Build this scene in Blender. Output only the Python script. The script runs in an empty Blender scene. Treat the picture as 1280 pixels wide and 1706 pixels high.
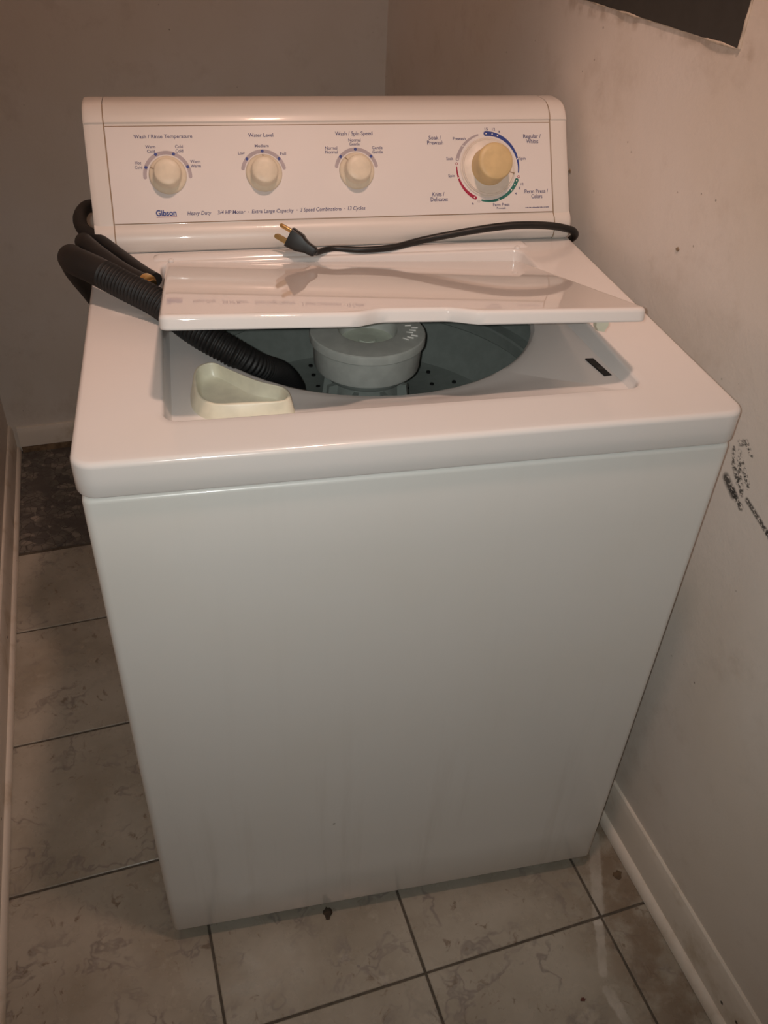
import bpy, bmesh, math, random
from mathutils import Vector, Matrix, Euler
random.seed(7)
S = bpy.context.scene
COL = S.collection
PI = math.pi

# ------------------------------------------------------------------ camera
CAM = Vector((-0.2158, -0.6798, 1.3475))
YAW, PITCH, ROLL, FPX = 0.24317, -0.65813, 0.05439, 1437.0
def cam_axes():
    f = Vector((math.sin(YAW)*math.cos(PITCH), math.cos(YAW)*math.cos(PITCH), math.sin(PITCH)))
    r0 = Vector((math.cos(YAW), -math.sin(YAW), 0)); u0 = r0.cross(f)
    return math.cos(ROLL)*r0+math.sin(ROLL)*u0, -math.sin(ROLL)*r0+math.cos(ROLL)*u0, f
CR, CU, CF = cam_axes()
cd = bpy.data.cameras.new('camera'); cam = bpy.data.objects.new('camera', cd); COL.objects.link(cam)
mw = Matrix((CR, CU, -CF)).transposed().to_4x4(); mw.translation = CAM; cam.matrix_world = mw
cd.sensor_fit = 'VERTICAL'; cd.sensor_height = 24; cd.lens = FPX/1706*24; cd.clip_start = 0.01
S.camera = cam

# ------------------------------------------------------------------ light and exposure
TW = 0.09386                      # the room stands turned by this much against the washer
def room(x, y, z=0.0):
    return Vector((x*math.cos(TW)-y*math.sin(TW), x*math.sin(TW)+y*math.cos(TW), z))
def lamp(name, kind, loc, power, color, size, aim=None, cone=0, blend=0):
    l = bpy.data.lights.new(name, kind); l.energy = power; l.color = color; l.shadow_soft_size = size
    o = bpy.data.objects.new(name, l); COL.objects.link(o); o.location = loc
    if kind == 'SPOT':
        l.spot_size = math.radians(cone); l.spot_blend = blend
        o.rotation_euler = (Vector(aim)-Vector(loc)).to_track_quat('-Z', 'Y').to_euler()
    return o
# warm downlight in the ceiling outside the closet, aimed over the washer; the phone's own flash beside its lens
lamp('ceiling_spotlight', 'SPOT', room(0.02, -0.20, 2.40), 41.0, (1.0, 0.645, 0.50), 0.05, room(.06, .95, 1.436), 110, .6)
lamp('phone_flash', 'SPOT', CAM - CR*0.013 + CU*0.004, 15.0, (0.965, 1.0, 0.96), 0.004, CAM + CF, 94, 1.0)
w = bpy.data.worlds.new('world'); S.world = w; w.use_nodes = True
w.node_tree.nodes['Background'].inputs[0].default_value = (0.075, 0.06, 0.051, 1)
S.view_settings.view_transform = 'Standard'; S.view_settings.look = 'None'
S.view_settings.exposure = 0.0; S.view_settings.gamma = 1.0; S.view_settings.use_curve_mapping = False

# ------------------------------------------------------------------ materials
class NT:
    def __init__(self, name):
        self.m = bpy.data.materials.new(name); self.m.use_nodes = True
        self.t = self.m.node_tree; self.b = self.t.nodes['Principled BSDF']
    def n(self, typ, ins=None, **kw):
        nd = self.t.nodes.new(typ)
        for k, v in kw.items(): setattr(nd, k, v)
        for k, v in (ins or {}).items(): self.set(nd.inputs[k], v)
        return nd
    def set(self, sock, v):
        if isinstance(v, bpy.types.NodeSocket): self.t.links.new(v, sock)
        elif isinstance(v, bpy.types.Node): self.t.links.new(v.outputs[0], sock)
        else: sock.default_value = v
    def p(self, **kw):
        for k, v in kw.items(): self.set(self.b.inputs[k.replace('_', ' ')], v)
    def obj(self): return self.n('ShaderNodeTexCoord').outputs['Object']
    def geo(self): return self.n('ShaderNodeNewGeometry').outputs['Position']
    def noise(self, vec, scale, detail=3, rough=.55, out=0):
        return self.n('ShaderNodeTexNoise', {'Vector': vec, 'Scale': scale, 'Detail': detail, 'Roughness': rough}).outputs[out]
    def ramp(self, fac, stops):
        r = self.n('ShaderNodeValToRGB', {'Fac': fac}); e = r.color_ramp.elements
        while len(e) < len(stops): e.new(.5)
        for el, (p, c) in zip(e, stops): el.position = p; el.color = c if len(c) == 4 else (*c, 1)
        return r.outputs[0]
    def mix(self, fac, a, b, mode='MIX'):
        nd = self.n('ShaderNodeMix', data_type='RGBA', blend_type=mode)
        self.set(nd.inputs[0], fac); self.set(nd.inputs[6], a); self.set(nd.inputs[7], b); return nd.outputs[2]
    def math(self, op, a, b=0.0, c=None, clamp=False):
        nd = self.n('ShaderNodeMath', operation=op, use_clamp=clamp); self.set(nd.inputs[0], a); self.set(nd.inputs[1], b)
        if c is not None: self.set(nd.inputs[2], c)
        return nd.outputs[0]
    def vmath(self, op, a, b=(0, 0, 0)):
        nd = self.n('ShaderNodeVectorMath', operation=op); self.set(nd.inputs[0], a); self.set(nd.inputs[1], b); return nd
    def mapr(self, v, a, b, c=0.0, d=1.0):
        return self.n('ShaderNodeMapRange', {'Value': v, 'From Min': a, 'From Max': b, 'To Min': c, 'To Max': d}, interpolation_type='SMOOTHSTEP').outputs[0]
    def bump(self, h, strength=.2, dist=.002):
        self.p(Normal=self.n('ShaderNodeBump', {'Height': h, 'Strength': strength, 'Distance': dist}).outputs[0])
    def segment(self, pos, a, b):                       # distance of a point from the segment a-b
        a = Vector(a); d = Vector(b)-a; L2 = d.length_squared
        rel = self.vmath('SUBTRACT', pos, tuple(a)).outputs[0]
        t = self.math('DIVIDE', self.vmath('DOT_PRODUCT', rel, tuple(d)).outputs['Value'], L2, clamp=True)
        sc = self.n('ShaderNodeVectorMath', operation='SCALE'); sc.inputs[0].default_value = tuple(d); self.set(sc.inputs['Scale'], t)
        return self.vmath('DISTANCE', rel, sc.outputs[0]).outputs['Value']

def rgba(c): return (*c, 1)
def simple(name, col, rough=.5, metal=0.0, coat=0.0, bump=None, var=.06):
    k = NT(name); o = k.obj()
    n = k.noise(o, 60, 2)
    c = k.mix(k.mapr(n, .3, .7), rgba(tuple(x*(1-var) for x in col)), rgba(tuple(min(1, x*(1+var)) for x in col)))
    k.p(Base_Color=c, Roughness=rough, Metallic=metal, Coat_Weight=coat)
    if bump: k.bump(k.noise(o, bump[0], 2), bump[1], bump[2])
    return k.m

def enamel(name, col, rough, coat=0.0, dirt=0.0, peel=0.06):
    k = NT(name); o = k.obj()
    big = k.noise(o, 5, 3)
    c = k.mix(k.math('MULTIPLY', k.mapr(big, .4, .75), .25), rgba(col), rgba((col[0]*.95, col[1]*.92, col[2]*.86)))
    if dirt:
        st = k.vmath('MULTIPLY', o, (1, 1, .06)).outputs[0]
        streak = k.mapr(k.noise(st, 34, 4, .65), .52, .75)
        z = k.n('ShaderNodeSeparateXYZ', {0: o}).outputs[2]
        low = k.mapr(z, .62, .05, .15, 1)
        c = k.mix(k.math('MULTIPLY', k.math('MULTIPLY', streak, low), dirt), c, rgba((.36, .30, .22)))
        vo = k.n('ShaderNodeTexVoronoi', {'Vector': o, 'Scale': 26.0}).outputs['Distance']
        rnd = k.noise(o, 7.3, 1)
        spot = k.math('MULTIPLY', k.mapr(vo, .07, .035), k.mapr(rnd, .6, .64))
        c = k.mix(k.math('MULTIPLY', spot, k.mapr(z, .5, .1)), c, rgba((.07, .05, .04)))
    k.p(Base_Color=c, Roughness=k.mapr(k.noise(o, 9, 3), .3, .7, rough*.9, rough*1.15), Coat_Weight=coat, Coat_Roughness=.05)
    k.bump(k.noise(o, 140, 1), peel, .0006)
    return k.m

M = {}
M['enamel_top'] = enamel('white_enamel_gloss', (.80, .77, .75), .16, .2, peel=.02)
M['enamel_lid'] = enamel('white_enamel_lid', (.77, .74, .72), .035, .0, peel=.004)
M['enamel_front'] = enamel('white_enamel_cabinet', (.79, .78, .75), .32, .35, dirt=.14, peel=.10)
M['console'] = enamel('console_plastic', (.72, .68, .64), .36, .1, peel=.03)
M['fascia'] = enamel('control_panel_film', (.75, .715, .70), .42, .0, peel=.0)
M['knob'] = simple('ivory_plastic', (.74, .66, .52), .42)
M['knob_yellow'] = simple('yellowed_plastic', (.66, .50, .26), .45)
M['dial'] = simple('dial_plastic', (.76, .70, .63), .40)
M['tray'] = simple('cream_plastic', (.72, .69, .55), .35)
M['tub'] = simple('speckled_grey_porcelain', (.25, .275, .255), .25, var=.05)
M['agit'] = simple('grey_plastic_agitator', (.50, .51, .475), .45)
M['agit_cup'] = simple('pale_grey_plastic', (.60, .64, .54), .4)
M['black'] = simple('black_rubber', (.0075, .0075, .0078), .56, bump=(220, .15, .0006))
M['blackp'] = simple('black_vinyl', (.008, .008, .008), .42)
M['hole'] = simple('hole_shade', (.006, .006, .006), .6)  # near-black, paints the shade inside the slot and drain holes
M['brass'] = simple('brass', (.72, .50, .22), .28, 1.0)
M['ink'] = simple('navy_ink', (.05, .047, .16), .5)
M['ink_blue'] = simple('blue_ink', (.025, .055, .26), .45)
M['ink_green'] = simple('green_ink', (.02, .16, .13), .45)
M['ink_red'] = simple('crimson_ink', (.36, .014, .055), .45)
M['ink_grey'] = simple('grey_ink', (.42, .37, .40), .5)
M['ink_white'] = simple('white_ink', (.85, .82, .78), .5)
M['ink_purple'] = simple('purple_ink', (.30, .06, .16), .5)
M['line'] = simple('brown_seam_line', (.30, .22, .15), .7)  # brown line colour for seams, pointers and wall spots
M['gap'] = simple('gap_shade_dark', (.03, .03, .03), .8)  # near-black colour that paints the shade in gaps

def wall_mat(name, col, scuffs=False):
    k = NT(name); o = k.obj()
    c = k.mix(k.mapr(k.noise(o, 2.3, 4), .35, .7), rgba(col), rgba((col[0]*.93, col[1]*.90, col[2]*.85)))
    blot = k.mapr(k.noise(o, 11, 6, .68), .52, .74)
    c = k.mix(k.math('MULTIPLY', blot, .22), c, rgba((.46, .36, .28)))
    vo = k.n('ShaderNodeTexVoronoi', {'Vector': o, 'Scale': 42.0}).outputs['Distance']
    sp = k.math('MULTIPLY', k.mapr(vo, .085, .04), k.mapr(k.noise(o, 6.1, 2), .53, .60))
    c = k.mix(k.math('MULTIPLY', sp, .6), c, rgba((.16, .11, .08)))
    h = k.math('ADD', k.noise(o, 26, 4), k.math('MULTIPLY', k.noise(o, 190, 2), .25))
    if scuffs:
        gr = k.noise(k.vmath('MULTIPLY', o, (1, 1, 1.4)).outputs[0], 210, 3, .7)
        for (ya, za, yb, zb, wd, st) in ((.044, .793, .034, .800, .004, .58), (.042, .786, .010, .757, .003, .62), (.040, .762, .026, .748, .004, .56),
                                         (.046, .740, .026, .729, .0065, .50), (.030, .733, .008, .722, .0045, .54), (.036, .775, .014, .738, .004, .60), (.050, .782, .044, .764, .003, .60), (.024, .768, .008, .752, .003, .60), (.030, .798, .020, .790, .003, .60),
                                         (.002, .737, -.045, .722, .0035, .52), (-.045, .722, -.10, .70, .004, .55)):
            d = k.segment(o, (.418, ya, za), (.418, yb, zb))
            mk = k.math('MULTIPLY', k.mapr(d, wd*1.5, wd*.4), k.mapr(gr, st-.15, st-.03))
            c = k.mix(k.math('MULTIPLY', mk, .9), c, rgba((.03, .028, .026)))
        # brown grime where the paint of the wall was brushed up to the dark panel
        dd = k.segment(o, (.418, .63, 1.178), (.418, .22, 1.185))
        mk = k.math('MULTIPLY', k.mapr(dd, .016, .003), k.mapr(k.noise(o, 40, 4), .35, .65))
        c = k.mix(k.math('MULTIPLY', mk, .45), c, rgba((.34, .25, .17)))
    k.p(Base_Color=c, Roughness=.55)
    k.bump(h, .22, .004)
    return k.m
WALL = (.82, .755, .70)
M['wall'] = wall_mat('painted_plaster', WALL)
M['wall_scuffed'] = wall_mat('painted_plaster_scuffed', WALL, True)
M['ceiling'] = simple('ceiling_paint', (.72, .68, .62), .8)
def trim_mat():
    k = NT('trim_paint'); o = k.obj()
    c = k.mix(k.mapr(k.noise(o, 14, 5, .62), .5, .75), rgba((.80, .72, .63)), rgba((.62, .52, .41)))
    vo = k.n('ShaderNodeTexVoronoi', {'Vector': o, 'Scale': 30.0}).outputs['Distance']
    sp = k.math('MULTIPLY', k.mapr(vo, .12, .06), k.mapr(k.noise(o, 8, 1), .52, .58))
    c = k.mix(sp, c, rgba((.05, .035, .025)))
    k.p(Base_Color=c, Roughness=.45); k.bump(k.noise(o, 60, 3), .2, .001); return k.m
M['trim'] = trim_mat()
M['rawwood'] = simple('bare_wood', (.20, .13, .075), .8, var=.3)
M['grout'] = simple('dark_grout', (.105, .085, .065), .9, bump=(300, .4, .001), var=.2)
M['panel'] = simple('dark_grey_metal', (.050, .047, .043), .5, bump=(90, .08, .0008))
M['paintedge'] = simple('old_paint_edge', (.60, .52, .43), .6, var=.25)

def tile_mat():
    k = NT('marbled_vinyl_tile'); o = k.geo()
    rnd = k.n('ShaderNodeObjectInfo').outputs['Random']
    off = k.vmath('ADD', o, k.n('ShaderNodeCombineXYZ', {0: k.math('MULTIPLY', rnd, 7.0), 1: k.math('MULTIPLY', rnd, 3.0), 2: rnd}).outputs[0]).outputs[0]
    base = k.mix(k.mapr(k.noise(off, 6, 5, .6), .3, .72), rgba((.45, .405, .34)), rgba((.32, .275, .215)))
    warp = k.vmath('ADD', off, k.vmath('MULTIPLY', k.noise(off, 9, 3, .6, 1), (.16, .16, .16)).outputs[0]).outputs[0]
    v = k.noise(warp, 7, 4, .6)
    vein = k.mapr(k.math('ABSOLUTE', k.math('SUBTRACT', v, .5)), .028, .0)
    c = k.mix(k.math('MULTIPLY', vein, k.mapr(k.noise(off, 11, 2), .40, .62, .10, .85)), base, rgba((.25, .215, .19)))
    sp = k.mapr(k.noise(k.vmath('MULTIPLY', warp, (1.5, 1, 1)).outputs[0], 42, 4, .6), .60, .70)
    c = k.mix(k.math('MULTIPLY', k.math('MULTIPLY', sp, k.mapr(k.noise(off, 10, 3), .38, .56)), .85), c, rgba((.20, .15, .11)))
    pale = k.mapr(k.noise(off, 24, 4, .65), .60, .74)
    c = k.mix(k.math('MULTIPLY', pale, .30), c, rgba((.66, .60, .52)))
    # brown dirt beside the right baseboard
    d = k.segment(o, (.45, -.55, 0), (.40, .05, 0))
    dirt = k.math('MULTIPLY', k.mapr(d, .17, .03), k.mapr(k.noise(o, 15, 5, .65), .36, .60))
    c = k.mix(k.math('MULTIPLY', dirt, .72), c, rgba((.20, .135, .085)))
    # pale drip track running forward from the washer's right front corner
    for a, b, wd in (((.374, .055, 0), (.322, -.085, 0), .012), ((.322, -.085, 0), (.296, -.165, 0), .0085), ((.292, -.19, 0), (.31, -.28, 0), .010)):
        ds = k.math('ADD', k.segment(o, a, b), k.math('MULTIPLY', k.math('SUBTRACT', k.noise(o, 70, 3), .5), .010))
        c = k.mix(k.math('MULTIPLY', k.mapr(ds, wd, wd*.55), k.mapr(k.noise(o, 30, 4), .25, .7, .12, .50)), c, rgba((.70, .66, .60)))
    k.p(Base_Color=c, Roughness=k.mapr(k.noise(off, 30, 4), .3, .7, .22, .42))
    k.bump(k.math('ADD', k.noise(off, 18, 4), k.math('MULTIPLY', k.noise(off, 150, 2), .3)), .14, .0025)
    return k.m
M['tile'] = tile_mat()
def vinyl_mat():
    k = NT('old_pebble_vinyl'); o = k.geo()
    vo = k.n('ShaderNodeTexVoronoi', {'Vector': k.vmath('ADD', o, k.vmath('MULTIPLY', k.noise(o, 14, 3, .5, 1), (.05, .05, 0)).outputs[0]).outputs[0], 'Scale': 48.0})
    ed = k.n('ShaderNodeTexVoronoi', {'Vector': o, 'Scale': 48.0}, feature='DISTANCE_TO_EDGE').outputs['Distance']
    v = k.n('ShaderNodeSeparateColor', {0: vo.outputs['Color']}).outputs[0]
    c = k.ramp(v, ((0, (.10, .09, .085)), (.55, (.15, .135, .12)), (.8, (.23, .205, .175)), (1, (.30, .26, .22))))
    c = k.mix(k.mapr(ed, .05, .0), c, rgba((.06, .052, .045)))
    c = k.mix(k.mapr(k.noise(o, 16, 4), .46, .60, 0, .8), c, rgba((.10, .088, .08)))
    k.p(Base_Color=c, Roughness=.6); k.bump(ed, .3, .001); return k.m
M['vinyl'] = vinyl_mat()

# ------------------------------------------------------------------ mesh helpers
def link(name, bm, mat, parent=None, smooth=None, loc=None):
    me = bpy.data.meshes.new(name)
    if isinstance(bm, bmesh.types.BMesh):
        bmesh.ops.remove_doubles(bm, verts=bm.verts, dist=1e-6)
        bmesh.ops.recalc_face_normals(bm, faces=bm.faces)
        bm.to_mesh(me); bm.free()
    else: me = bm
    if isinstance(mat, str): mat = M[mat]
    me.materials.clear(); me.materials.append(mat)
    o = bpy.data.objects.new(name, me); COL.objects.link(o)
    if smooth is not None:
        me.polygons.foreach_set('use_smooth', [True]*len(me.polygons))
        me.set_sharp_from_angle(angle=math.radians(smooth))
    if parent: adopt(o, parent)
    return o
def adopt(o, parent):
    o.parent = parent
    base = Vector((0, 0, 0)); q = parent
    while q: base += q.location; q = q.parent
    o.location = o.location - base
def thing(name, label, cat, loc, group=None):
    o = bpy.data.objects.new(name, None); COL.objects.link(o); o.location = loc; o.empty_display_size = .05
    o['label'] = label; o['category'] = cat
    if group: o['group'] = group
    return o
def tag(o, label, cat, group=None):
    o['label'] = label; o['category'] = cat
    if group: o['group'] = group
    return o
def struct(name, bm, mat, smooth=None, rot=True):
    o = link(name, bm, mat, None, smooth); o['kind'] = 'structure'
    if rot: o.rotation_euler.z = TW
    return o
def loft(bm, loops, closed=True, cap0=False, cap1=False):
    rows = [[bm.verts.new(p) for p in L] for L in loops]
    n = len(rows[0])
    for a, b in zip(rows, rows[1:]):
        for i in range(n if closed else n-1):
            j = (i+1) % n
            try: bm.faces.new((a[i], a[j], b[j], b[i]))
            except ValueError: pass
    if cap0: bm.faces.new(rows[0])
    if cap1: bm.faces.new(rows[-1])
    return rows
def box(bm, lo, hi, bev=0.0, seg=2):
    r = bmesh.ops.create_cube(bm, size=1.0); vs = r['verts']
    for v in vs: v.co = Vector([(lo[i]+hi[i])/2+(hi[i]-lo[i])*v.co[i] for i in range(3)])
    if bev:
        es = list({e for v in vs for e in v.link_edges})
        bmesh.ops.bevel(bm, geom=es, offset=bev, segments=seg, affect='EDGES', profile=.5)
def rrect(x0, x1, y0, y1, r, z, nc=7, ns=10, off=0.0):
    x0 += off; x1 -= off; y0 += off; y1 -= off; r = max(r-off, .0005)
    pts = []
    cs = ((x1-r, y0+r, -90), (x1-r, y1-r, 0), (x0+r, y1-r, 90), (x0+r, y0+r, 180))
    for k, (cx, cy, a0) in enumerate(cs):
        for i in range(nc+1):
            a = math.radians(a0+90*i/nc); pts.append((cx+r*math.cos(a), cy+r*math.sin(a)))
        nx, ny, na = cs[(k+1) % 4]; a = math.radians(na)
        p = pts[-1]; q = (nx+r*math.cos(a), ny+r*math.sin(a))
        for i in range(1, ns): pts.append((p[0]+(q[0]-p[0])*i/ns, p[1]+(q[1]-p[1])*i/ns))
    zf = z if callable(z) else (lambda x, y: z)
    return [(x, y, zf(x, y)) for x, y in pts]
def frame(origin, axis, up=(0, 0, 1)):
    w = Vector(axis).normalized(); u = Vector(up).cross(w)
    if u.length < 1e-4: u = Vector((1, 0, 0)).cross(w)
    u.normalize(); v = w.cross(u)
    m = Matrix((u, v, w)).transposed().to_4x4(); m.translation = Vector(origin); return m
def lathe(bm, prof, m=Matrix(), seg=40, cap0=False, cap1=False):
    loops = [[m @ Vector((r*math.cos(2*PI*i/seg), r*math.sin(2*PI*i/seg), z)) for i in range(seg)] for r, z in prof]
    return loft(bm, loops, True, cap0, cap1)
def spline(pts, n=12):
    P = [Vector(p) for p in pts]; P = [2*P[0]-P[1]]+P+[2*P[-1]-P[-2]]; out = []
    for i in range(1, len(P)-2):
        for k in range(n):
            t = k/n; a, b, c, d = P[i-1:i+3]
            out.append(.5*((2*b)+(c-a)*t+(2*a-5*b+4*c-d)*t*t+(3*b-a-3*c+d)*t**3))
    out.append(P[-2]); return out
def resample(P, step):
    out = [P[0]]; acc = 0.0
    for a, b in zip(P, P[1:]):
        L = (b-a).length; s = step-acc
        while s <= L: out.append(a+(b-a)*(s/L)); s += step
        acc = L-(s-step)
    return out
def sweep(bm, P, rad, seg=14, cap=True, flat=1.0):
    n = len(P); loops = []; u = None
    for i, p in enumerate(P):
        t = (P[min(i+1, n-1)]-P[max(i-1, 0)]).normalized()
        if u is None: u = Vector((0, 0, 1)).cross(t); u = u if u.length > 1e-3 else Vector((1, 0, 0))
        u = (u-t*u.dot(t)).normalized(); v = t.cross(u)
        r = rad(i/(n-1)) if callable(rad) else (rad[i] if isinstance(rad, list) else rad)
        loops.append([p+u*(r*math.cos(2*PI*k/seg))+v*(r*flat*math.sin(2*PI*k/seg)) for k in range(seg)])
    loft(bm, loops, True, cap, cap)

# ------------------------------------------------------------------ the room
XL, XR, YB, YN, ZC = -.598, .418, 1.492, -1.05, 2.52
def slab(lo, hi): bm = bmesh.new(); box(bm, lo, hi); return bm
def wall_grid(axis, val, a0, a1, z0, z1, thick): # a thick wall slab
    lo, hi = ((val, a0, z0), (val+thick, a1, z1)) if axis == 0 else ((a0, val, z0), (a1, val+thick, z1))
    return slab([min(p, q) for p, q in zip(lo, hi)], [max(p, q) for p, q in zip(lo, hi)])
wr = struct('wall_right', wall_grid(0, XR, YN, YB+.1, -.02, ZC, .1), 'wall_scuffed')
struct('wall_back', wall_grid(1, YB, XL-.1, XR, -.02, ZC, .1), 'wall')
struct('wall_left', wall_grid(0, XL, YN, YB, -.02, ZC, -.1), 'wall')
struct('shade_shelf', slab((XL, .056, 2.005), (XR, .40, 2.10)), 'trim')             # unseen shelf added above the frame to shade back wall and console top
struct('ceiling', slab((XL-.1, YN-.1, ZC), (XR+.1, YB+.1, ZC+.08)), 'ceiling')
floor = struct('floor', slab((XL-.05, YN, -.08), (XR+.05, YB, -.0022)), 'grout')

# floor tiles: laid on the grout bed, each with its own edges
TA, TS, OX, OY = .10579, .30100, .01685, -.11547
YJ = 1.047                                             # where the tiles stop and the old vinyl begins
cache = {}
for i in range(-2, 2):
    for j in range(-6, 4):
        x0, x1 = OX+i*TS, OX+(i+1)*TS; y0, y1 = OY+j*TS, OY+(j+1)*TS
        if y0 > YJ: continue
        x0 = max(x0, XL-.012); x1 = min(x1, XR+.012); y1 = min(y1, YJ)
        if x1-x0 < .02: continue
        g = .0021; wx, wy = (x1-x0)/2-g, (y1-y0)/2-g
        key = (round(wx, 4), round(wy, 4))
        if key not in cache:
            bm = bmesh.new()
            loft(bm, [[(-wx, -wy, -.004), (wx, -wy, -.004), (wx, wy, -.004), (-wx, wy, -.004)],
                      [(-wx, -wy, -.0008), (wx, -wy, -.0008), (wx, wy, -.0008), (-wx, wy, -.0008)],
                      [(-wx+.0012, -wy+.0012, 0), (wx-.0012, -wy+.0012, 0), (wx-.0012, wy-.0012, 0), (-wx+.0012, wy-.0012, 0)]], cap1=True)
            t = link('tile', bm, 'tile'); cache[key] = t.data
        else:
            t = bpy.data.objects.new('tile', cache[key]); COL.objects.link(t)
        t.parent = floor
        cx, cy = (x0+x1)/2, (y0+y1)/2
        a = TA-TW
        t.location = (cx*math.cos(a)-cy*math.sin(a), cx*math.sin(a)+cy*math.cos(a), random.uniform(-.0003, .0002))
        t.rotation_euler = (0, 0, a+random.uniform(-.0015, .0015))
# old vinyl laid bare behind the last row of tiles
bm = bmesh.new(); pts = []
n = 26
edge = [(XL+(XR-XL)*k/n, YJ+.004+random.uniform(-.003, .003), -.0008) for k in range(n+1)]
top = edge+[(XR, YB, -.0008), (XL, YB, -.0008)]
loft(bm, [[(x, y, -.0022) for x, y, z in top], top], cap1=True)
v = link('vinyl_sheet', bm, 'vinyl'); v.parent = floor

def baseboard(name, h, t, length, shoe, at, rotz, gap=0.0):
    """profile in (depth, z), run along +y from 0 to length, face towards -x"""
    prof = [(0, gap), (-t, gap), (-t, h-.016), (-t*.75, h-.008), (-t*.55, h-.002), (-t*.3, h), (0, h)]
    bm = bmesh.new(); loft(bm, [[(x, y, z) for x, z in prof] for y in (0, length)], True, True, True)
    o = link(name, bm, 'trim', None, 30); o['kind'] = 'structure'
    if shoe:
        pr = [(-t, .001)]+[(-t-shoe*math.cos(a), .001+shoe*1.45*math.sin(a)) for a in [i*PI/2/8 for i in range(9)]]
        bm = bmesh.new(); loft(bm, [[(x, y, z) for x, z in pr] for y in (0, length)], True, True, True)
        s = link('shoe_moulding', bm, 'trim', None, 40); s.parent = o
    o.location = at; o.rotation_euler.z = rotz
    return o
baseboard('baseboard_right', .094, .008, YB-YN, .0115, room(XR, YN), TW)
baseboard('baseboard_left', .082, .009, YB-YN, .009, room(XL, YB), TW+PI)
bb = baseboard('baseboard_back', .075, .012, XR-XL-.04, 0, room(XL+.02, YB), TW-PI/2+PI, gap=.019)
bm = bmesh.new(); box(bm, (-.010, .002, -.002), (-.001, XR-XL-.042, .021))
s = link('bare_wood_strip', bm, 'rawwood'); s.parent = bb; s['label'] = 'bare brown wood showing below the white baseboard'
bb.location = room(XR-.02, YB); bb.rotation_euler.z = TW+PI/2

# ------------------------------------------------------------------ dark panel in the right wall
PY0, PY1, PZ0, PZ1 = .236, .613, 1.187, 1.74
root = thing('panel_cover', 'dark grey metal panel cover set in the upper right wall', 'panel', room(XR, (PY0+PY1)/2, PZ0)); root.rotation_euler.z = TW
inv = lambda x, y, z: (x-XR, y-(PY0+PY1)/2, z-PZ0)
bm = bmesh.new(); box(bm, inv(XR-.0022, PY0, PZ0), inv(XR-.0002, PY1, PZ1), .0006)
o = link('cover_plate', bm, 'panel'); o.parent = root
def lumpy(a, b, seed, r0=.0014):
    rr = random.Random(seed); n = 60; P = []
    for i in range(n+1):
        p = Vector(a).lerp(Vector(b), i/n); P.append(p+Vector((rr.uniform(-.0002, .0002), rr.uniform(-.0003, .0003), rr.uniform(-.0003, .0003))))
    R = [.0006+.0016*max(0, math.sin(i*.29+seed)*math.sin(i*.117+1.3*seed+.8))+rr.uniform(0, .0003) for i in range(len(P))]
    bm = bmesh.new(); sweep(bm, P, R, 8); return bm
for k, (a, b) in enumerate((((XR-.0012, PY0, PZ0-.0004), (XR-.0012, PY1, PZ0-.0004)), ((XR-.001, PY0-.001, PZ0), (XR-.001, PY0-.001, PZ1)), ((XR-.001, PY1+.001, PZ0), (XR-.001, PY1+.001, PZ1)))):
    o = link('paint_edge', lumpy(inv(*a), inv(*b), k), 'paintedge', None, 60); o.parent = root
    if k == 0: o['label'] = 'rough chipped cream paint along the panel edge'
# torn paint spots on the right wall
for k, (y, z, wy, wz) in enumerate(((.556, .964, .004, .004), (.560, .876, .010, .007), (.50, .852, .006, .013), (.253, .955, .004, .003))):
    bm = bmesh.new(); rr = random.Random(k+3)
    L = [(y+wy*math.cos(a)*rr.uniform(.6, 1.1), z+wz*math.sin(a)*rr.uniform(.6, 1.1)) for a in [2*PI*i/14 for i in range(14)]]
    loft(bm, [[(XR-.0001, p, q) for p, q in L], [(XR-.0012, y+(p-y)*.85, z+(q-z)*.85) for p, q in L]], cap1=True)
    o = link('paint_flake', bm, 'line' if k in (0, 3) else 'paintedge'); o.parent = wr

# ------------------------------------------------------------------ washing machine
H = .8927; HW = .343; DY = .662
W = thing('washing_machine', 'white top-loading washing machine with its lid propped ajar by a black hose', 'washing machine', (0, .33, 0))
# cabinet
bm = bmesh.new()
X0, X1, Y0, Y1 = -.3388, .3388, .004, .650
ZT = H-.0430
loops = [rrect(X0, X1, Y0, Y1, .010, .033, off=.006), rrect(X0, X1, Y0, Y1, .010, .033, off=.0015), rrect(X0, X1, Y0, Y1, .010, .036)]
for k in range(9): loops.append(rrect(X0, X1, Y0, Y1, .010, .036+(ZT-.005-.036)*(k+1)/9))
for k in range(1, 6):
    a = PI/2*k/5; loops.append(rrect(X0, X1, Y0, Y1, .010, ZT-.005+.005*math.sin(a), off=.005*(1-math.cos(a))))
loops += [rrect(X0, X1, Y0, Y1, .010, ZT, off=.0075), rrect(X0, X1, Y0, Y1, .010, ZT-.02, off=.009)]
loft(bm, loops, True, False, False)
link('cabinet', bm, 'enamel_front', W, 35)
bm = bmesh.new(); loft(bm, [rrect(X0, X1, Y0, Y1, .01, ZT-.03, off=.0065), rrect(X0, X1, Y0, Y1, .01, H-.03, off=.0065)])
link('seam_shade', bm, 'gap', W)  # dark lining, paints the shade in the gap under the top panel
for x in (-.27, .27):
    for y in (.07, .58):
        bm = bmesh.new(); lathe(bm, [(.006, .06), (.006, .014), (.022, .013), (.024, .010), (.024, .002), (.021, .0005)], Matrix.Translation((x, y, 0)), 20, True, True)
        link('levelling_foot', bm, 'black', W, 40)
bm = bmesh.new(); box(bm, (X0+.02, .03, .040), (X1-.02, Y1-.02, .048)); link('base_frame', bm, 'gap', W)

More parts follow.
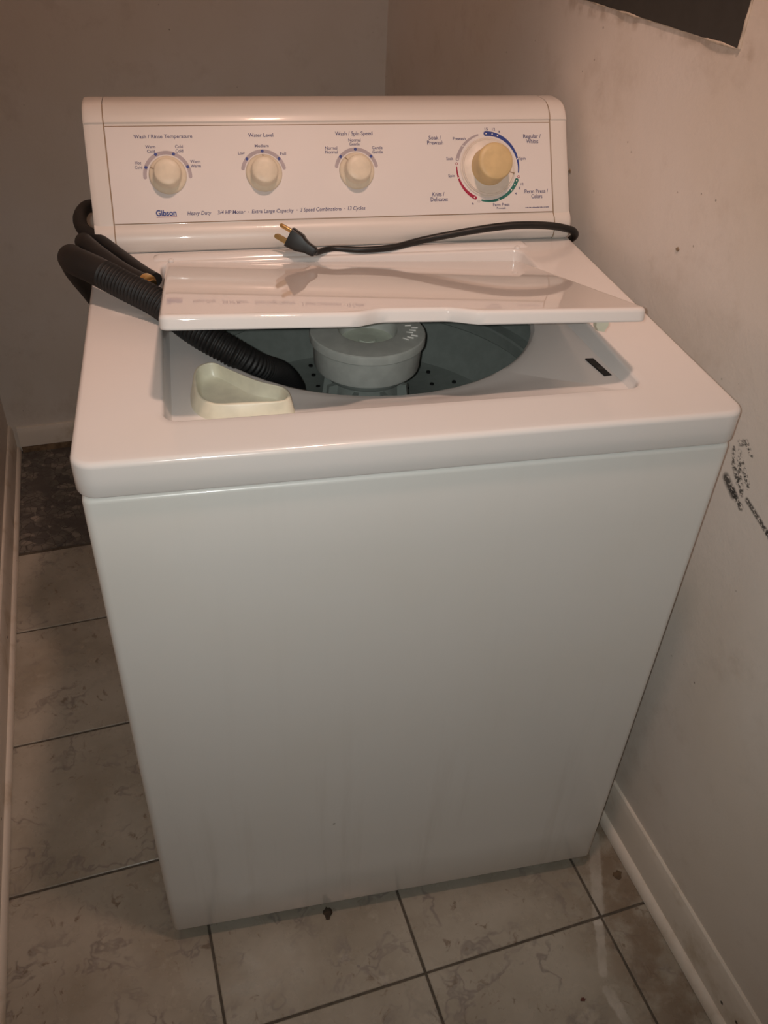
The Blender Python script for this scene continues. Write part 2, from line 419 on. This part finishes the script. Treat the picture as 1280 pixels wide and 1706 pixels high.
# top panel with its sunken well and the round opening
WX0, WX1, WY0, WY1 = -.2565, .2515, .0665, .468
TC = (0.0, .36); TR = .223; YCUT = .452
def open_pt(p, grow=0.0, z=.858):
    cx, cy = 0, .30; d = Vector((p[0]-cx, p[1]-cy)); d.normalize()
    oc = Vector((cx-TC[0], cy-TC[1])); R = TR+grow
    b = oc.dot(d); t = -b+math.sqrt(b*b-oc.dot(oc)+R*R)
    yc = YCUT+grow
    if d.y > 1e-6: t2 = (yc-cy)/d.y; t = min(t, t2)
    return (cx+d.x*t, cy+d.y*t, z)
def well_z(x, y):                                      # the well floor falls towards the tub and lies deeper on its left
    t = max(0, min(1, (-.05-x)/.10)); return H-.0125-.010*min(1, max(0, (y-.07)/.22))-.0085*t*t*(3-2*t)
bm = bmesh.new(); loops = []
OUT = (-HW, HW, 0.0, DY)
def outer(z, off): return rrect(*OUT, .022, z, off=off)
loops.append(outer(H-.038, .010)); loops.append(outer(H-.0398, .004)); loops.append(outer(H-.0385, .0012)); loops.append(outer(H-.036, 0)); loops.append(outer(H-.020, 0)); loops.append(outer(H-.006, 0))
for k in range(1, 7):
    a = PI/2*k/6; loops.append(outer(H-.006+.006*math.sin(a), .006*(1-math.cos(a))))
loops.append(outer(H, .013))
def well(z, off, r=.016): return rrect(WX0, WX1, WY0, WY1, r, z, off=off)
loops.append(well(H, -.012, .02)); loops.append(well(H, -.004, .018))
for k in range(1, 5):
    a = PI/2*k/4; loops.append(well(H-.004*(1-math.cos(a)), -.004+.004*math.sin(a)))
loops.append(well(lambda x, y: well_z(x, y)+.004, .0035, .014)); loops.append(well(lambda x, y: well_z(x, y)+.001, .0055, .013)); loops.append(well(well_z, .0095, .012))
inner = loops[-1]
def blend(t):
    out = []
    for p in inner:
        q = open_pt(p); e = t*t*(3-2*t)
        out.append((p[0]+(q[0]-p[0])*t, p[1]+(q[1]-p[1])*t, p[2]+(q[2]+.004-p[2])*e))
    return out
loops += [blend(.3), blend(.6), blend(.85), blend(.96)]
loops += [[open_pt(p, 0, .8605) for p in inner], [open_pt(p, -.003, .857) for p in inner], [open_pt(p, -.001, .846) for p in inner], [open_pt(p, .02, .842) for p in inner]]
loft(bm, loops)
link('top_panel', bm, 'enamel_top', W, 32)
# raised rib behind the lid
bm = bmesh.new()
P = [(-.262, .489), (.262, .489)]
prof = [(.474, H-.001), (.476, H+.0022), (.480, H+.0042), (.486, H+.0046), (.491, H+.0040), (.496, H+.0020), (.499, H-.001)]
loft(bm, [[(x, y+(-.489+.489), z if abs(x) < .26 else H-.001) for y, z in prof] for x in (-.268, -.258, -.13, 0, .13, .258, .268)], False)
link('hinge_rib', bm, 'enamel_top', W, 60)
for x in (-.243, .247):
    bm = bmesh.new(); lathe(bm, [(.004, 0), (.004, .0022), (.003, .0034), (.0005, .0038)], Matrix.Translation((x, .4715, H)), 14, False, True)
    link('hinge_pin', bm, 'enamel_top', W, 50)
# lid switch slot
bm = bmesh.new(); z0 = well_z(.24, .14)
L = [(.2295, .166), (.2335, .120), (.2425, .1195), (.2390, .1655)]
loft(bm, [[(x, y, well_z(x, y)-.0035) for x, y in L], [(x, y, well_z(x, y)+.0004) for x, y in L]], cap1=True)
slot = link('lid_switch_slot', bm, 'hole', W)  # black slab in place of a real opening, its shade put into the colour
bm = bmesh.new(); box(bm, (.2325, .134, z0+.0004-.0018), (.2395, .141, z0+.0010)); link('switch_lever', bm, 'blackp', slot)

# lid
LIDM = Matrix.Translation((0, .4666, .8857)) @ Euler((-.2533, .0324, -.0114), 'XYZ').to_matrix().to_4x4()
LW, LL, LT = .5008/2, .389, .0145
def ease(t): t = max(0, min(1, t)); return t*t*(3-2*t)
def lid_outline(off):
    pts = []; r = .010; x0, x1 = -LW+off, LW-off; yb, yf = -off, -LL+off; r2 = max(r-off, .0008)
    def arc(cx, cy, a0):
        for i in range(6): a = math.radians(a0+90*i/5); pts.append((cx+r2*math.cos(a), cy+r2*math.sin(a)))
    arc(x0+r2, yf+r2, 180)
    n = 60
    for i in range(1, n):
        x = x0+r2+(x1-x0-2*r2)*i/n
        notch = .020*min(ease((x+.066)/.036), ease((.068-x)/.034))
        pts.append((x, yf+notch))
    arc(x1-r2, yf+r2, 270); arc(x1-r2, yb-r2, 0)
    for i in range(1, 12): pts.append((x1-r2+(x0-x1+2*r2)*i/12, yb))
    arc(x0+r2, yb-r2, 90)
    return pts
bm = bmesh.new(); loops = []
def lo(off, z): return [LIDM @ Vector((x, y, z)) for x, y in lid_outline(off)]
loops.append(lo(.012, -.002)); loops.append(lo(.0025, -.002)); loops.append(lo(.0022, -LT+.001)); loops.append(lo(.001, -LT)); loops.append(lo(0, -LT+.0015)); loops.append(lo(0, -.005))
for k in range(1, 6):
    a = PI/2*k/5; loops.append(lo(.005*(1-math.cos(a)), -.005+.005*math.sin(a)))
loops.append(lo(.008, 0)); loops.append(lo(.016, 0))
loft(bm, loops, True, True, True)
lid = link('lid', bm, 'enamel_lid', W, 32)
# plastic strike under the lid's right front corner
bm = bmesh.new()
pr = [(-.007, 0), (.007, 0), (.007, -.010), (.003, -.017), (-.004, -.016), (-.007, -.011)]
loft(bm, [[LIDM @ Vector((.206+x, y, z-.010)) for x, z in pr] for y in (-.368, -.376)], True, True, True)
link('lid_strike', bm, 'tray', lid, 30)

# console
PROF = [(.660, .8935), (.506, .8935), (.5025, .8965), (.5005, .902), (.5005, .909), (.5030, .9165), (.5075, .9235), (.5125, .9275), (.5145, .9285)]
PA = Vector((0, .5150, .9300)); PB = Vector((0, .5805, .0)); PB = Vector((0, .5800, 1.0400))
PV = (PB-PA).normalized(); PN = Vector((1, 0, 0)).cross(PV); PLEN = (PB-PA).length
PROF += [(PA.y, PA.z), (PB.y, PB.z), (.5795, 1.0425), (.5825, 1.0470), (.5880, 1.0525), (.5945, 1.0570), (.6020, 1.0600), (.612, 1.0612), (.64, 1.0605), (.655, 1.057), (.660, 1.050)]
SX = .3125
bm = bmesh.new()
loft(bm, [[(x, y, z) for y, z in PROF] for x in (-SX+.0004, -.2, -.1, 0, .1, .2, SX-.0004)], True, True, True)
link('console', bm, 'console', W, 28)
cy, cz = .585, .975
for s in (-1, 1):
    bm = bmesh.new()
    def sc(k, g=0.0): return [(cy+(y-cy)*(1-k)-g*(y < .62), cz+(z-cz)*(1-k)) for y, z in PROF]
    L = [(SX+.0006, sc(0, .0)), (SX+.0012, sc(0, .0012)), (.330, sc(0, .0012)), (.3355, sc(.003, .001)), (.3375, sc(.010)), (.3385, sc(.024))]
    # the cap has no recess for the film: fill it flush
    def flush(pr): return [(y, z) for y, z in pr]
    loft(bm, [[(s*x, y, max(z, .8932)) for y, z in flush(pr)] for x, pr in L], True, True, True)
    link('end_cap', bm, 'console', W, 30)
    bm = bmesh.new(); loft(bm, [[(s*(SX-.0006), y-.0004*(y < .62), z) for y, z in PROF[1:16]], [(s*(SX+.0010), y-.0004*(y < .62), z) for y, z in PROF[1:16]]], False)
    link('cap_seam', bm, 'line', W)
FM = Matrix((Vector((1, 0, 0)), PV, PN)).transposed().to_4x4(); FM.translation = PA
def F(u, v, h=0.0): return FM @ Vector((u/1000, v/1000, h/1000))          # millimetres on the control panel
bm = bmesh.new()
e = SX*1000-.8
def rr2(u0, u1, v0, v1, h): return [F(u0, v0, h), F(u1, v0, h), F(u1, v1, h), F(u0, v1, h)]
loft(bm, [rr2(-e, e, .3, PLEN*1000-3.5, 0), rr2(-e, e, .3, PLEN*1000-3.5, .45), rr2(-e+.4, e-.4, .7, PLEN*1000-3.9, .6)], cap1=True)
fascia = link('control_panel', bm, 'fascia', W)
for v0, v1 in ((-.9, .3), (PLEN*1000-3.5, PLEN*1000-2.4)):
    bm = bmesh.new(); loft(bm, [rr2(-e, e, v0, v1, 0), rr2(-e, e, v0, v1, .25)], cap1=True); link('panel_seam', bm, 'line', W)
bm = bmesh.new(); box(bm, (-.333, .5085, H-.0004), (.333, .66, H+.0012)); link('console_gap_shade', bm, 'gap', W)  # dark strip, paints the shade line between console and deck

HP = .75                                               # height of the print over the panel plane, mm
def flat(name, pts, mat, parent=fascia, h=HP, dh=.05):
    bm = bmesh.new(); loft(bm, [[F(u, v, h) for u, v in pts], [F(u, v, h+dh) for u, v in pts]], cap1=True); return link(name, bm, mat, parent)
def disc(u, v, r, mat, name='printed_dot', h=HP+.12, parent=fascia):
    return flat(name, [(u+r*math.cos(a), v+r*math.sin(a)) for a in [2*PI*i/18 for i in range(18)]], mat, parent, h)
def arc_band(cu, cv, R, a0, a1, w0, w1, mat):
    """a printed band from angle a0 to a1 (degrees), half width w0 to w1, round ends"""
    n = 36; A, B = [], []
    for i in range(n+1):
        t = i/n; a = math.radians(a0+(a1-a0)*t); w = w0+(w1-w0)*t
        A.append((cu+(R+w)*math.cos(a), cv+(R+w)*math.sin(a))); B.append((cu+(R-w)*math.cos(a), cv+(R-w)*math.sin(a)))
    def cap(ang, w, sgn):
        a = math.radians(ang); c = (cu+R*math.cos(a), cv+R*math.sin(a)); tdir = (-math.sin(a)*sgn, math.cos(a)*sgn); rd = (math.cos(a), math.sin(a))
        return [(c[0]+w*(rd[0]*math.cos(q)+tdir[0]*math.sin(q)), c[1]+w*(rd[1]*math.cos(q)+tdir[1]*math.sin(q))) for q in [PI*k/8 for k in range(1, 8)]]
    sg = 1 if a1 > a0 else -1
    E1 = cap(a1, w1, sg); E0 = cap(a0, w0, -sg)
    bm = bmesh.new()
    va = [bm.verts.new(F(u, v, HP)) for u, v in A]; vb = [bm.verts.new(F(u, v, HP)) for u, v in B]
    for i in range(n): bm.faces.new((va[i], va[i+1], vb[i+1], vb[i]))
    bm.faces.new([va[-1]]+[bm.verts.new(F(u, v, HP)) for u, v in E1]+[vb[-1]])
    bm.faces.new([va[0]]+[bm.verts.new(F(u, v, HP)) for u, v in reversed([E0[k] for k in range(6, -1, -1)])]+[vb[0]])
    return link('printed_arc', bm, mat, fascia)
def ring(u, v, r, w, mat, name='printed_ring'):
    bm = bmesh.new(); n = 20
    loft(bm, [[F(u+q*math.cos(2*PI*i/n), v+q*math.sin(2*PI*i/n), HP) for i in range(n)] for q in (r, r-w)]); return link(name, bm, mat, fascia)

# lettering
def text_mesh(s, shear=0.0, bold=0.0):
    c = bpy.data.curves.new('lettering', 'FONT'); c.body = s; c.size = 1; c.shear = shear; c.offset = bold; c.resolution_u = 3
    o = bpy.data.objects.new('lettering', c); COL.objects.link(o); bpy.context.view_layer.update()
    me = bpy.data.meshes.new_from_object(o.evaluated_get(bpy.context.evaluated_depsgraph_get()))
    bpy.data.objects.remove(o); bpy.data.curves.remove(c); return me
CAPH = max(v.co.y for v in text_mesh('H').vertices)
def letters(s, u0, u1, v0, cap, mat='ink', shear=0.0, bold=0.008, parent=fascia):
    me = text_mesh(s, shear, bold)
    xs = [v.co.x for v in me.vertices]; a, b = min(xs), max(xs)
    for v in me.vertices:
        v.co = F(u0+(v.co.x-a)/(b-a)*(u1-u0), v0+v.co.y/CAPH*cap, HP+.1)
    return link('lettering', me, mat, parent)
TXT = [('Wash / Rinse Temperature',-275.8,-199.3,109.1,4.7),('Warm',-261.9,-248.9,96.4,3.8),('Cold',-260.4,-250.4,90.7,3.8),('Cold',-223.2,-213.1,96.3,3.8),('Cold',-223.0,-213.1,90.7,3.9),('Hot',-277.4,-269.4,76.3,3.8),('Cold',-278.3,-268.6,70.3,3.8),('Warm',-205.2,-191.8,76.6,3.9),('Warm',-205.1,-191.6,71.0,3.9),('Water Level',-124.5,-90.5,109.4,4.8),('Medium',-116.8,-98.0,95.8,3.9),('Low',-140.2,-131.3,86.7,3.9),('Full',-83.1,-75.1,85.3,3.9),('Wash / Spin Speed',-4.6,48.1,110.1,4.9),('Normal',13.4,30.7,101.7,4.0),('Gentle',14.4,29.0,96.4,4.0),('Normal',-20.2,-3.0,91.6,4.0),('Normal',-20.2,-2.9,86.2,4.0),('Gentle',46.4,61.3,91.2,4.0),('Gentle',46.4,61.3,85.6,4.0),('Soak /',129.2,147.4,103.0,5.3),('Prewash',126.6,150.3,96.3,5.3),('Regular /',271.0,297.8,103.4,5.4),('Whites',275.3,293.7,96.3,5.4),('Knits /',129.8,147.6,25.6,5.4),('Delicates',126.7,152.2,18.6,5.4),('Perm Press /',269.4,305.6,26.4,5.5),('Colors',279.4,296.2,19.2,5.5),('Prewash',164.8,183.6,101.8,4.1),('Soak',153.6,163.7,74.8,4.1),('Spin',155.1,164.6,51.2,4.1),('Spin',263.4,272.9,73.4,4.2),('Perm Press',220.0,245.1,9.4,4.2),('Prewash',225.4,239.2,5.4,2.7),('15',213.0,217.7,114.9,3.5),('12',224.2,228.7,114.5,3.5),('8',233.6,235.8,110.9,3.3),('12',264.0,268.2,37.7,3.4),('8',260.6,262.8,32.5,3.4),('4',254.6,256.8,24.8,3.4),('6',188.5,190.8,12.5,3.3)]
for s, a, b, v, c in TXT: letters(s, a, b, v, c)
for s, a, b, v, c in [('Heavy Duty',-215.6,-183.4,9.0,4.9),('3/4 HP Motor',-175.1,-137.2,9.1,4.9),('Extra Large Capacity',-128.7,-70.4,9.2,4.9),('3 Speed Combinations',-61.5,-3.2,9.6,5.0),('13 Cycles',5.6,30.7,9.8,5.0)]:
    letters(s, a, b, v, c, shear=.22)
letters('Gibson', -257, -229.8, 9.0, 7.4, 'ink_blue', bold=.03)
flat('underline', [(-256.5, 7.0), (-229.5, 7.0), (-229.5, 7.8), (-256.5, 7.8)], 'ink_purple')
for u, v in ((-163.5, 10.9), (-133.0, 11.1), (-66, 11.8), (1.2, 12.2)): flat('printed_square', [(u-.8, v-.8), (u+.8, v-.8), (u+.8, v+.8), (u-.8, v+.8)], 'ink_grey')
bm = bmesh.new(); u = 269.6; rr = random.Random(5)                # the fine print at the panel's corner, too small to read
while u < 305:
    wl = rr.uniform(.8, 1.5); q = [F(u, 5.6, HP), F(u+wl, 5.6, HP), F(u+wl, 5.6+rr.uniform(1.0, 1.6), HP), F(u, 6.9, HP)]
    bm.faces.new([bm.verts.new(p) for p in q]); u += wl+rr.uniform(.4, .9)
link('fine_print', bm, 'ink', fascia)

# small selector knobs and the printed scales round them
def knob(u, v, ang):
    m = frame(F(u, v, .5), PN, PV)
    bm = bmesh.new()
    lathe(bm, [(.0246, 0), (.0249, .0012), (.0242, .0030), (.0220, .0046), (.0194, .0056), (.0186, .0068), (.0178, .0178), (.0171, .0198), (.0155, .0208), (.009, .0213), (.0005, .0214)], m, 48, True, True)
    k = link('selector_knob', bm, 'knob', W, 40)
    a = math.radians(ang); d = Vector((math.cos(a), math.sin(a))); p = Vector((-d.y, d.x))
    bm = bmesh.new()
    for lo_, hi_ in ((.0190, .0238),):
        pts = [(d*r+p*s*.0006) for r, s in ((lo_, -1), (hi_, -1), (hi_, 1), (lo_, 1))]
        hz = lambda r: .0058 if r < .021 else .0034
        loft(bm, [[F(u+q.x*1000, v+q.y*1000, hz(q.length)*1000+.3) for q in pts], [F(u+q.x*1000, v+q.y*1000, hz(q.length)*1000+1.1) for q in pts]], cap1=True)
    link('pointer', bm, 'line', k)
K1, K2, K3 = (-236.3, 61.5), (-107.3, 61.8), (22.2, 62.2)
for (u, v), a in ((K1, 157), (K2, 90), (K3, 132)): knob(u, v, a)
arc_band(-236.4, 60.8, 29.8, 183, -3, 2.4, 2.4, 'ink_grey')
arc_band(-107.3, 61.8, 28.9, 167, 13, 2.4, 2.4, 'ink_grey')
arc_band(22.3, 62.4, 29.0, 167, 13, 2.4, 2.4, 'ink_grey')
for u, v in ((-263.9, 71.9), (-249.6, 88.5), (-226.2, 88.6), (-209.2, 71.9)): disc(u, v, 2.1, 'ink_blue')
for a in (139, 90, 40): disc(-107.3+28.9*math.cos(math.radians(a)), 61.8+28.9*math.sin(math.radians(a)), 2.1, 'ink_blue')
for a in (138, 90, 42): disc(22.3+29*math.cos(math.radians(a)), 62.4+29*math.sin(math.radians(a)), 2.1, 'ink_blue')
# timer dial
DU, DV, DR = 215.0, 63.6, 46.8
m = frame(F(DU, DV, .5), PN, PV)
bm = bmesh.new()
lathe(bm, [(.0415, 0), (.0415, .0010), (.0405, .0018), (.0400, .0018), (.0395, .0014), (.0388, .0028), (.0385, .0036), (.0378, .0040), (.0374, .0050), (.0366, .0046), (.0300, .0050), (.027, .0062), (.012, .0070), (.0005, .0070)], m, 64, True, True)
dial = link('timer_dial', bm, 'dial', W, 30)
bm = bmesh.new()
lathe(bm, [(.0266, .0062), (.0262, .0080), (.0256, .012), (.0255, .0330), (.0248, .0352), (.0232, .0366), (.018, .0372), (.008, .0374), (.0005, .0374)], m, 56, True, True)
o = link('dial_knob', bm, 'knob_yellow', dial, 40); o['label'] = 'yellowed plastic pull knob'
a = math.radians(-14); d = Vector((math.cos(a), math.sin(a))); p = Vector((-d.y, d.x)); bm = bmesh.new()
pts = [(d*r+p*s*.0006)*1000 for r, s in ((.0315, -1), (.0395, -1), (.0395, 1), (.0315, 1))]
loft(bm, [[F(DU+q.x, DV+q.y, 3) for q in pts], [F(DU+q.x, DV+q.y, 5.6) for q in pts]], cap1=True); link('pointer', bm, 'line', dial)
arc_band(DU, DV, DR, 91, -9, 3.3, .9, 'ink_blue')
arc_band(DU, DV, DR, -23, -104, 2.8, 1.2, 'ink_green')
arc_band(DU, DV, DR, 178, 243, .8, 2.6, 'ink_red')
arc_band(DU, DV, DR, 165, 106, 2.6, 1.2, 'ink_grey')
for a, mt in ((90.5, 0), (79, 0), (69, 0), (14, 0), (-24, 0), (-32, 0), (-43, 0), (-72, 0), (241, 0), (197, 0), (165, 0), (140, 0)):
    disc(DU+DR*math.cos(math.radians(a)), DV+DR*math.sin(math.radians(a)), 1.0, 'ink_white')
for u, v, mt in ((168.2, 69.6, 'ink_red'), (261.1, 50.1, 'ink_red'), (199, 17.1, 'ink_grey')): ring(u, v, 1.9, .7, mt)

# basket
bm = bmesh.new()
m = Matrix.Translation((0, .335, 0))
lathe(bm, [(.262, .850), (.270, .846), (.272, .790), (.268, .776), (.252, .7735), (.2495, .771), (.2495, .755), (.252, .7525), (.264, .751), (.258, .742), (.248, .730), (.232, .702), (.224, .693), (.212, .690), (.12, .694), (.07, .702), (.0005, .704)], m, 72, False, True)
basket = link('wash_basket', bm, 'tub', W, 24)
holes = bmesh.new(); rr = random.Random(2)
for R_, n in ((.10, 12), (.135, 18), (.17, 22), (.20, 26)):
    for i in range(n):
        a = 2*PI*(i+.5*(n % 4 == 2))/n
        z = .6915 if R_ > .13 else .697
        lathe(holes, [(.0034, z), (.0034, z+.0024)], Matrix.Translation((R_*math.cos(a), .335+R_*math.sin(a), 0)), 8, False, True)
o = link('drain_holes', holes, 'hole', basket); o['kind'] = 'stuff'  # black discs, the dark of the holes put into the colour
# agitator with its softener cup
AC = Matrix.Translation((-.003, .318, 0))
bm = bmesh.new()
lathe(bm, [(.050, .702), (.046, .76), (.043, .79), (.054, .793), (.058, .800), (.058, .808)], AC, 48)
agit = link('agitator', bm, 'tub', W, 30)
for i in range(8):
    a = 2*PI*i/8+.3; bm = bmesh.new()
    d = Vector((math.cos(a), math.sin(a))); p = Vector((-d.y, d.x)); c = Vector((-.003, .318))
    pr = [(.040, .785), (.056, .785), (.062, .74), (.085, .706), (.040, .704)]
    loft(bm, [[(*(c+d*r+p*s), z) for r, z in pr] for s in (-.003, .003)], True, True, True)
    link('agitator_fin', bm, 'tub', agit)
bm = bmesh.new()
lathe(bm, [(.051, .8045), (.0655, .8050), (.0682, .8065), (.0693, .810), (.0708, .842)], AC, 64, True)
cup = link('softener_cup', bm, 'agit', agit, 24)
bm = bmesh.new()
lathe(bm, [(.0695, .8405), (.0742, .8408), (.0748, .8416), (.0750, .8500), (.0744, .8520), (.0728, .8530), (.0410, .8550), (.0385, .8545), (.0374, .8520), (.0352, .838)], AC, 64)
cap = link('softener_cap', bm, 'agit', agit, 22)
bm = bmesh.new(); lathe(bm, [(.0365, .8390), (.012, .8375), (.011, .8420), (.0005, .8420)], AC, 40, False, True); link('softener_funnel', bm, 'agit_cup', agit, 40)
bm = bmesh.new()                                       # worn raised marks on the cap
for i in range(7):
    a = math.radians(-38+i*7.0); b0 = .050+.0035*(i % 3); b1 = b0+.0085
    c = Vector((-.003, .318)); d = Vector((math.cos(a), math.sin(a))); p = Vector((-d.y, d.x))
    L = [c+d*b0-p*.0006, c+d*b1-p*.0006, c+d*b1+p*.0006, c+d*b0+p*.0006]
    loft(bm, [[(*q, .8535) for q in L], [(*q, .8552) for q in L]], cap1=True)
link('embossed_marks', bm, 'ink_white', agit)

# bleach dispenser cup in the front left corner of the well
RIM = [(-.2205, .1155), (-.2250, .130), (-.2255, .160), (-.2215, .181), (-.2130, .1905), (-.2030, .1915), (-.1930, .181), (-.176, .1625), (-.1535, .141), (-.1375, .1305), (-.1310, .1235), (-.1285, .110), (-.1310, .1015), (-.140, .0975), (-.170, .0985), (-.202, .100), (-.2130, .1055)]
ctr = Vector((-.178, .130))
def rim(k, z):
    out = []
    P = [Vector((x, y, 0)) for x, y in RIM]; P2 = P+P[:3]
    S_ = spline([P[-1]]+P2, 4)
    for q in S_[4:4+len(P)*4]:
        d = Vector((q.x, q.y))-ctr; d = d*(1+k/d.length); out.append((ctr.x+d.x, ctr.y+d.y, z))
    return out
bm = bmesh.new()
loft(bm, [rim(.0062, .8665), rim(.0048, .870), rim(.0010, .8858), rim(.0002, .8868), rim(-.0008, .8872), rim(-.0022, .8872), rim(-.0030, .8866), rim(-.0034, .8855), rim(-.0060, .8745), rim(-.0085, .8722), rim(-.0130, .8715)], True, True, True)
tr = link('bleach_dispenser', bm, 'tray', W, 35); tr['label'] = 'cream plastic dispenser cup'

# ------------------------------------------------------------------ hoses
D = thing('drain_hose', 'thick corrugated black drain hose bent over the washer and hanging into its tub', 'hose', (-.335, .785, .56))
P = spline([(-.335, .785, .56), (-.353, .725, .69), (-.366, .630, .785), (-.371, .530, .860), (-.366, .455, .908), (-.356, .397, .928), (-.330, .358, .931), (-.292, .326, .921), (-.258, .298, .9115), (-.218, .258, .893), (-.182, .236, .877), (-.151, .240, .852), (-.121, .292, .812), (-.098, .355, .755), (-.092, .405, .713)], 16)
P = resample(P, .0008)
tot = len(P)
cut = min(range(tot), key=lambda i: (P[i]-Vector((-.318, .348, .929))).length)
sm = P[:cut+1]; co = P[cut:]
bm = bmesh.new(); sweep(bm, sm[::4]+[sm[-1]], .0172, 20); link('smooth_cuff', bm, 'black', D, 60)
R = [.0156+.0020*(.5+.5*math.cos(2*PI*i/6.0))**.8 for i in range(len(co))]
bm = bmesh.new(); sweep(bm, co, R, 20); link('corrugated_tube', bm, 'black', D, 70)
A = thing('inlet_hose', 'thin black rubber inlet hose looping out from behind the control console', 'hose', (-.285, .705, .60))
P = resample(spline([(-.285, .705, .60), (-.298, .702, .80), (-.328, .690, .885), (-.354, .655, .909), (-.364, .600, .914), (-.356, .540, .916), (-.334, .507, .912), (-.307, .467, .905), (-.281, .420, .9025), (-.262, .389, .9022)], 14), .005)
bm = bmesh.new(); sweep(bm, P, .0092, 18); link('rubber_tube', bm, 'black', A, 60)
B = thing('inlet_hose', 'second black inlet hose with a brass end, lying behind the thick drain hose', 'hose', (-.320, .775, .66))
P = resample(spline([(-.320, .775, .66), (-.343, .735, .76), (-.352, .640, .835), (-.3565, .548, .893), (-.348, .470, .921), (-.329, .428, .921), (-.300, .392, .912), (-.2695, .360, .9065)], 14), .005)
bm = bmesh.new(); sweep(bm, P, .0122, 18); link('rubber_tube', bm, 'black', B, 60)
ax = (P[-1]-P[-3]).normalized(); m = frame(P[-1]-ax*.006, ax)
bm = bmesh.new(); lathe(bm, [(.0125, 0), (.0138, .001), (.0138, .0075), (.0115, .009), (.0095, .0095), (.0095, .0135), (.006, .0135)], m, 24, True, True)
link('brass_coupling', bm, 'brass', B, 30)

# ------------------------------------------------------------------ power cord with plug
C = thing('power_cord', 'black power cord with a brass pronged plug lying below the control console', 'cord', (-.05, .46, H))
tail = Vector((-.052, .457, .9050))
P = resample(spline([tail, (-.047, .465, .9005), (-.022, .481, .8990), (.020, .474, .8985), (.065, .478, .8990), (.106, .489, .9030), (.158, .489, .9115), (.219, .488, .9195), (.266, .488, .9208), (.305, .489, .9175), (.330, .494, .911), (.343, .499, .9050), (.3525, .512, .893), (.3545, .538, .872), (.3535, .59, .81), (.350, .63, .74)], 14), .003)
bm = bmesh.new(); sweep(bm, P, lambda t: .0040+.0014*min(1, t*2.2), 14); link('cable', bm, 'blackp', C, 60)
dx = Vector((-.050, .027, .0235)).normalized(); head = tail+dx*.0385
up = Vector((.25, .25, 1.0)); up = (up-dx*up.dot(dx)).normalized(); th = dx.cross(up)
def pl(a, b, c): return tail+dx*a+up*b+th*c
def rect(a, wb, wc, sh=0.0, n=5):
    r = min(wb, wc)*.45; out = []
    for cx, cy_, a0 in ((wb-r, wc-r, 0), (-wb+r, wc-r, 90), (-wb+r, -wc+r, 180), (wb-r, -wc+r, 270)):
        for i in range(n):
            q = math.radians(a0+90*i/(n-1)); out.append(pl(a, sh+cx+r*math.cos(q), cy_+r*math.sin(q)))
    return out
bm = bmesh.new()
loft(bm, [rect(-.0025, .0055, .0050), rect(.000, .0068, .0060), (rect(.011, .0078, .0066)), rect(.017, .0098, .0072), rect(.022, .0122, .0080, .0006), rect(.036, .0134, .0088, .0008), rect(.0385, .0134, .0088, .0008)], True, True, True)
plug = link('plug', bm, 'blackp', C, 38)
for c0 in (-.0045, .0045):
    bm = bmesh.new()
    loft(bm, [[pl(a, -.0065+b, c0+c) for b, c in ((-.0033, -.0008), (.003, -.0008), (.003, .0008), (-.003, .0008))] for a in (.038, .054)]+[[pl(.0565, -.0065+b, c0+c) for b, c in ((-.0018, -.0006), (.0018, -.0006), (.0018, .0006), (-.0018, .0006))]], True, True, True)
    link('prong', bm, 'brass', plug, 30)
bm = bmesh.new(); lathe(bm, [(.0030, 0), (.0030, .015), (.0026, .0175), (.0012, .0190), (.0002, .0192)], frame(pl(.038, .0088, 0), dx), 16, True, True)
link('ground_pin', bm, 'brass', plug, 40)

# ------------------------------------------------------------------ litter on the floor
def scrap(name, label, cat, x, y, sx, sy, mat, seed, curl=.003, z0=.0006):
    rr = random.Random(seed); bm = bmesh.new(); n = 14
    L = [(x+sx*math.cos(a)*rr.uniform(.55, 1.1), y+sy*math.sin(a)*rr.uniform(.55, 1.1)) for a in [2*PI*i/n for i in range(n)]]
    up_ = lambda p, q: curl*max(0, ((p-x)/sx))**2
    loft(bm, [[(p, q, z0+up_(p, q)) for p, q in L], [(p, q, z0+.0008+up_(p, q)) for p, q in L]], True, True, True)
    return tag(link(name, bm, mat), label, cat)
M['leaf'] = simple('dry_brown_scrap', (.12, .075, .04), .7, var=.3)
M['scrap'] = simple('dark_brown_scrap', (.05, .035, .022), .8, var=.3)
M['chip'] = simple('dark_red_chip', (.10, .03, .022), .6, var=.2)
scrap('leaf_scrap', 'brown dry leaf scrap lying against the right baseboard', 'leaf', .3845, -.021, .0095, .0095, 'leaf', 1)
scrap('red_chip', 'small dark red chip lying alone on the front floor tiles', 'chip', .250, -.195, .0042, .0036, 'chip', 2, .001)
scrap('brown_scrap', 'curled brown scrap sticking out beneath the washer front', 'scrap', -.102, .006, .0085, .012, 'scrap', 9, .010)
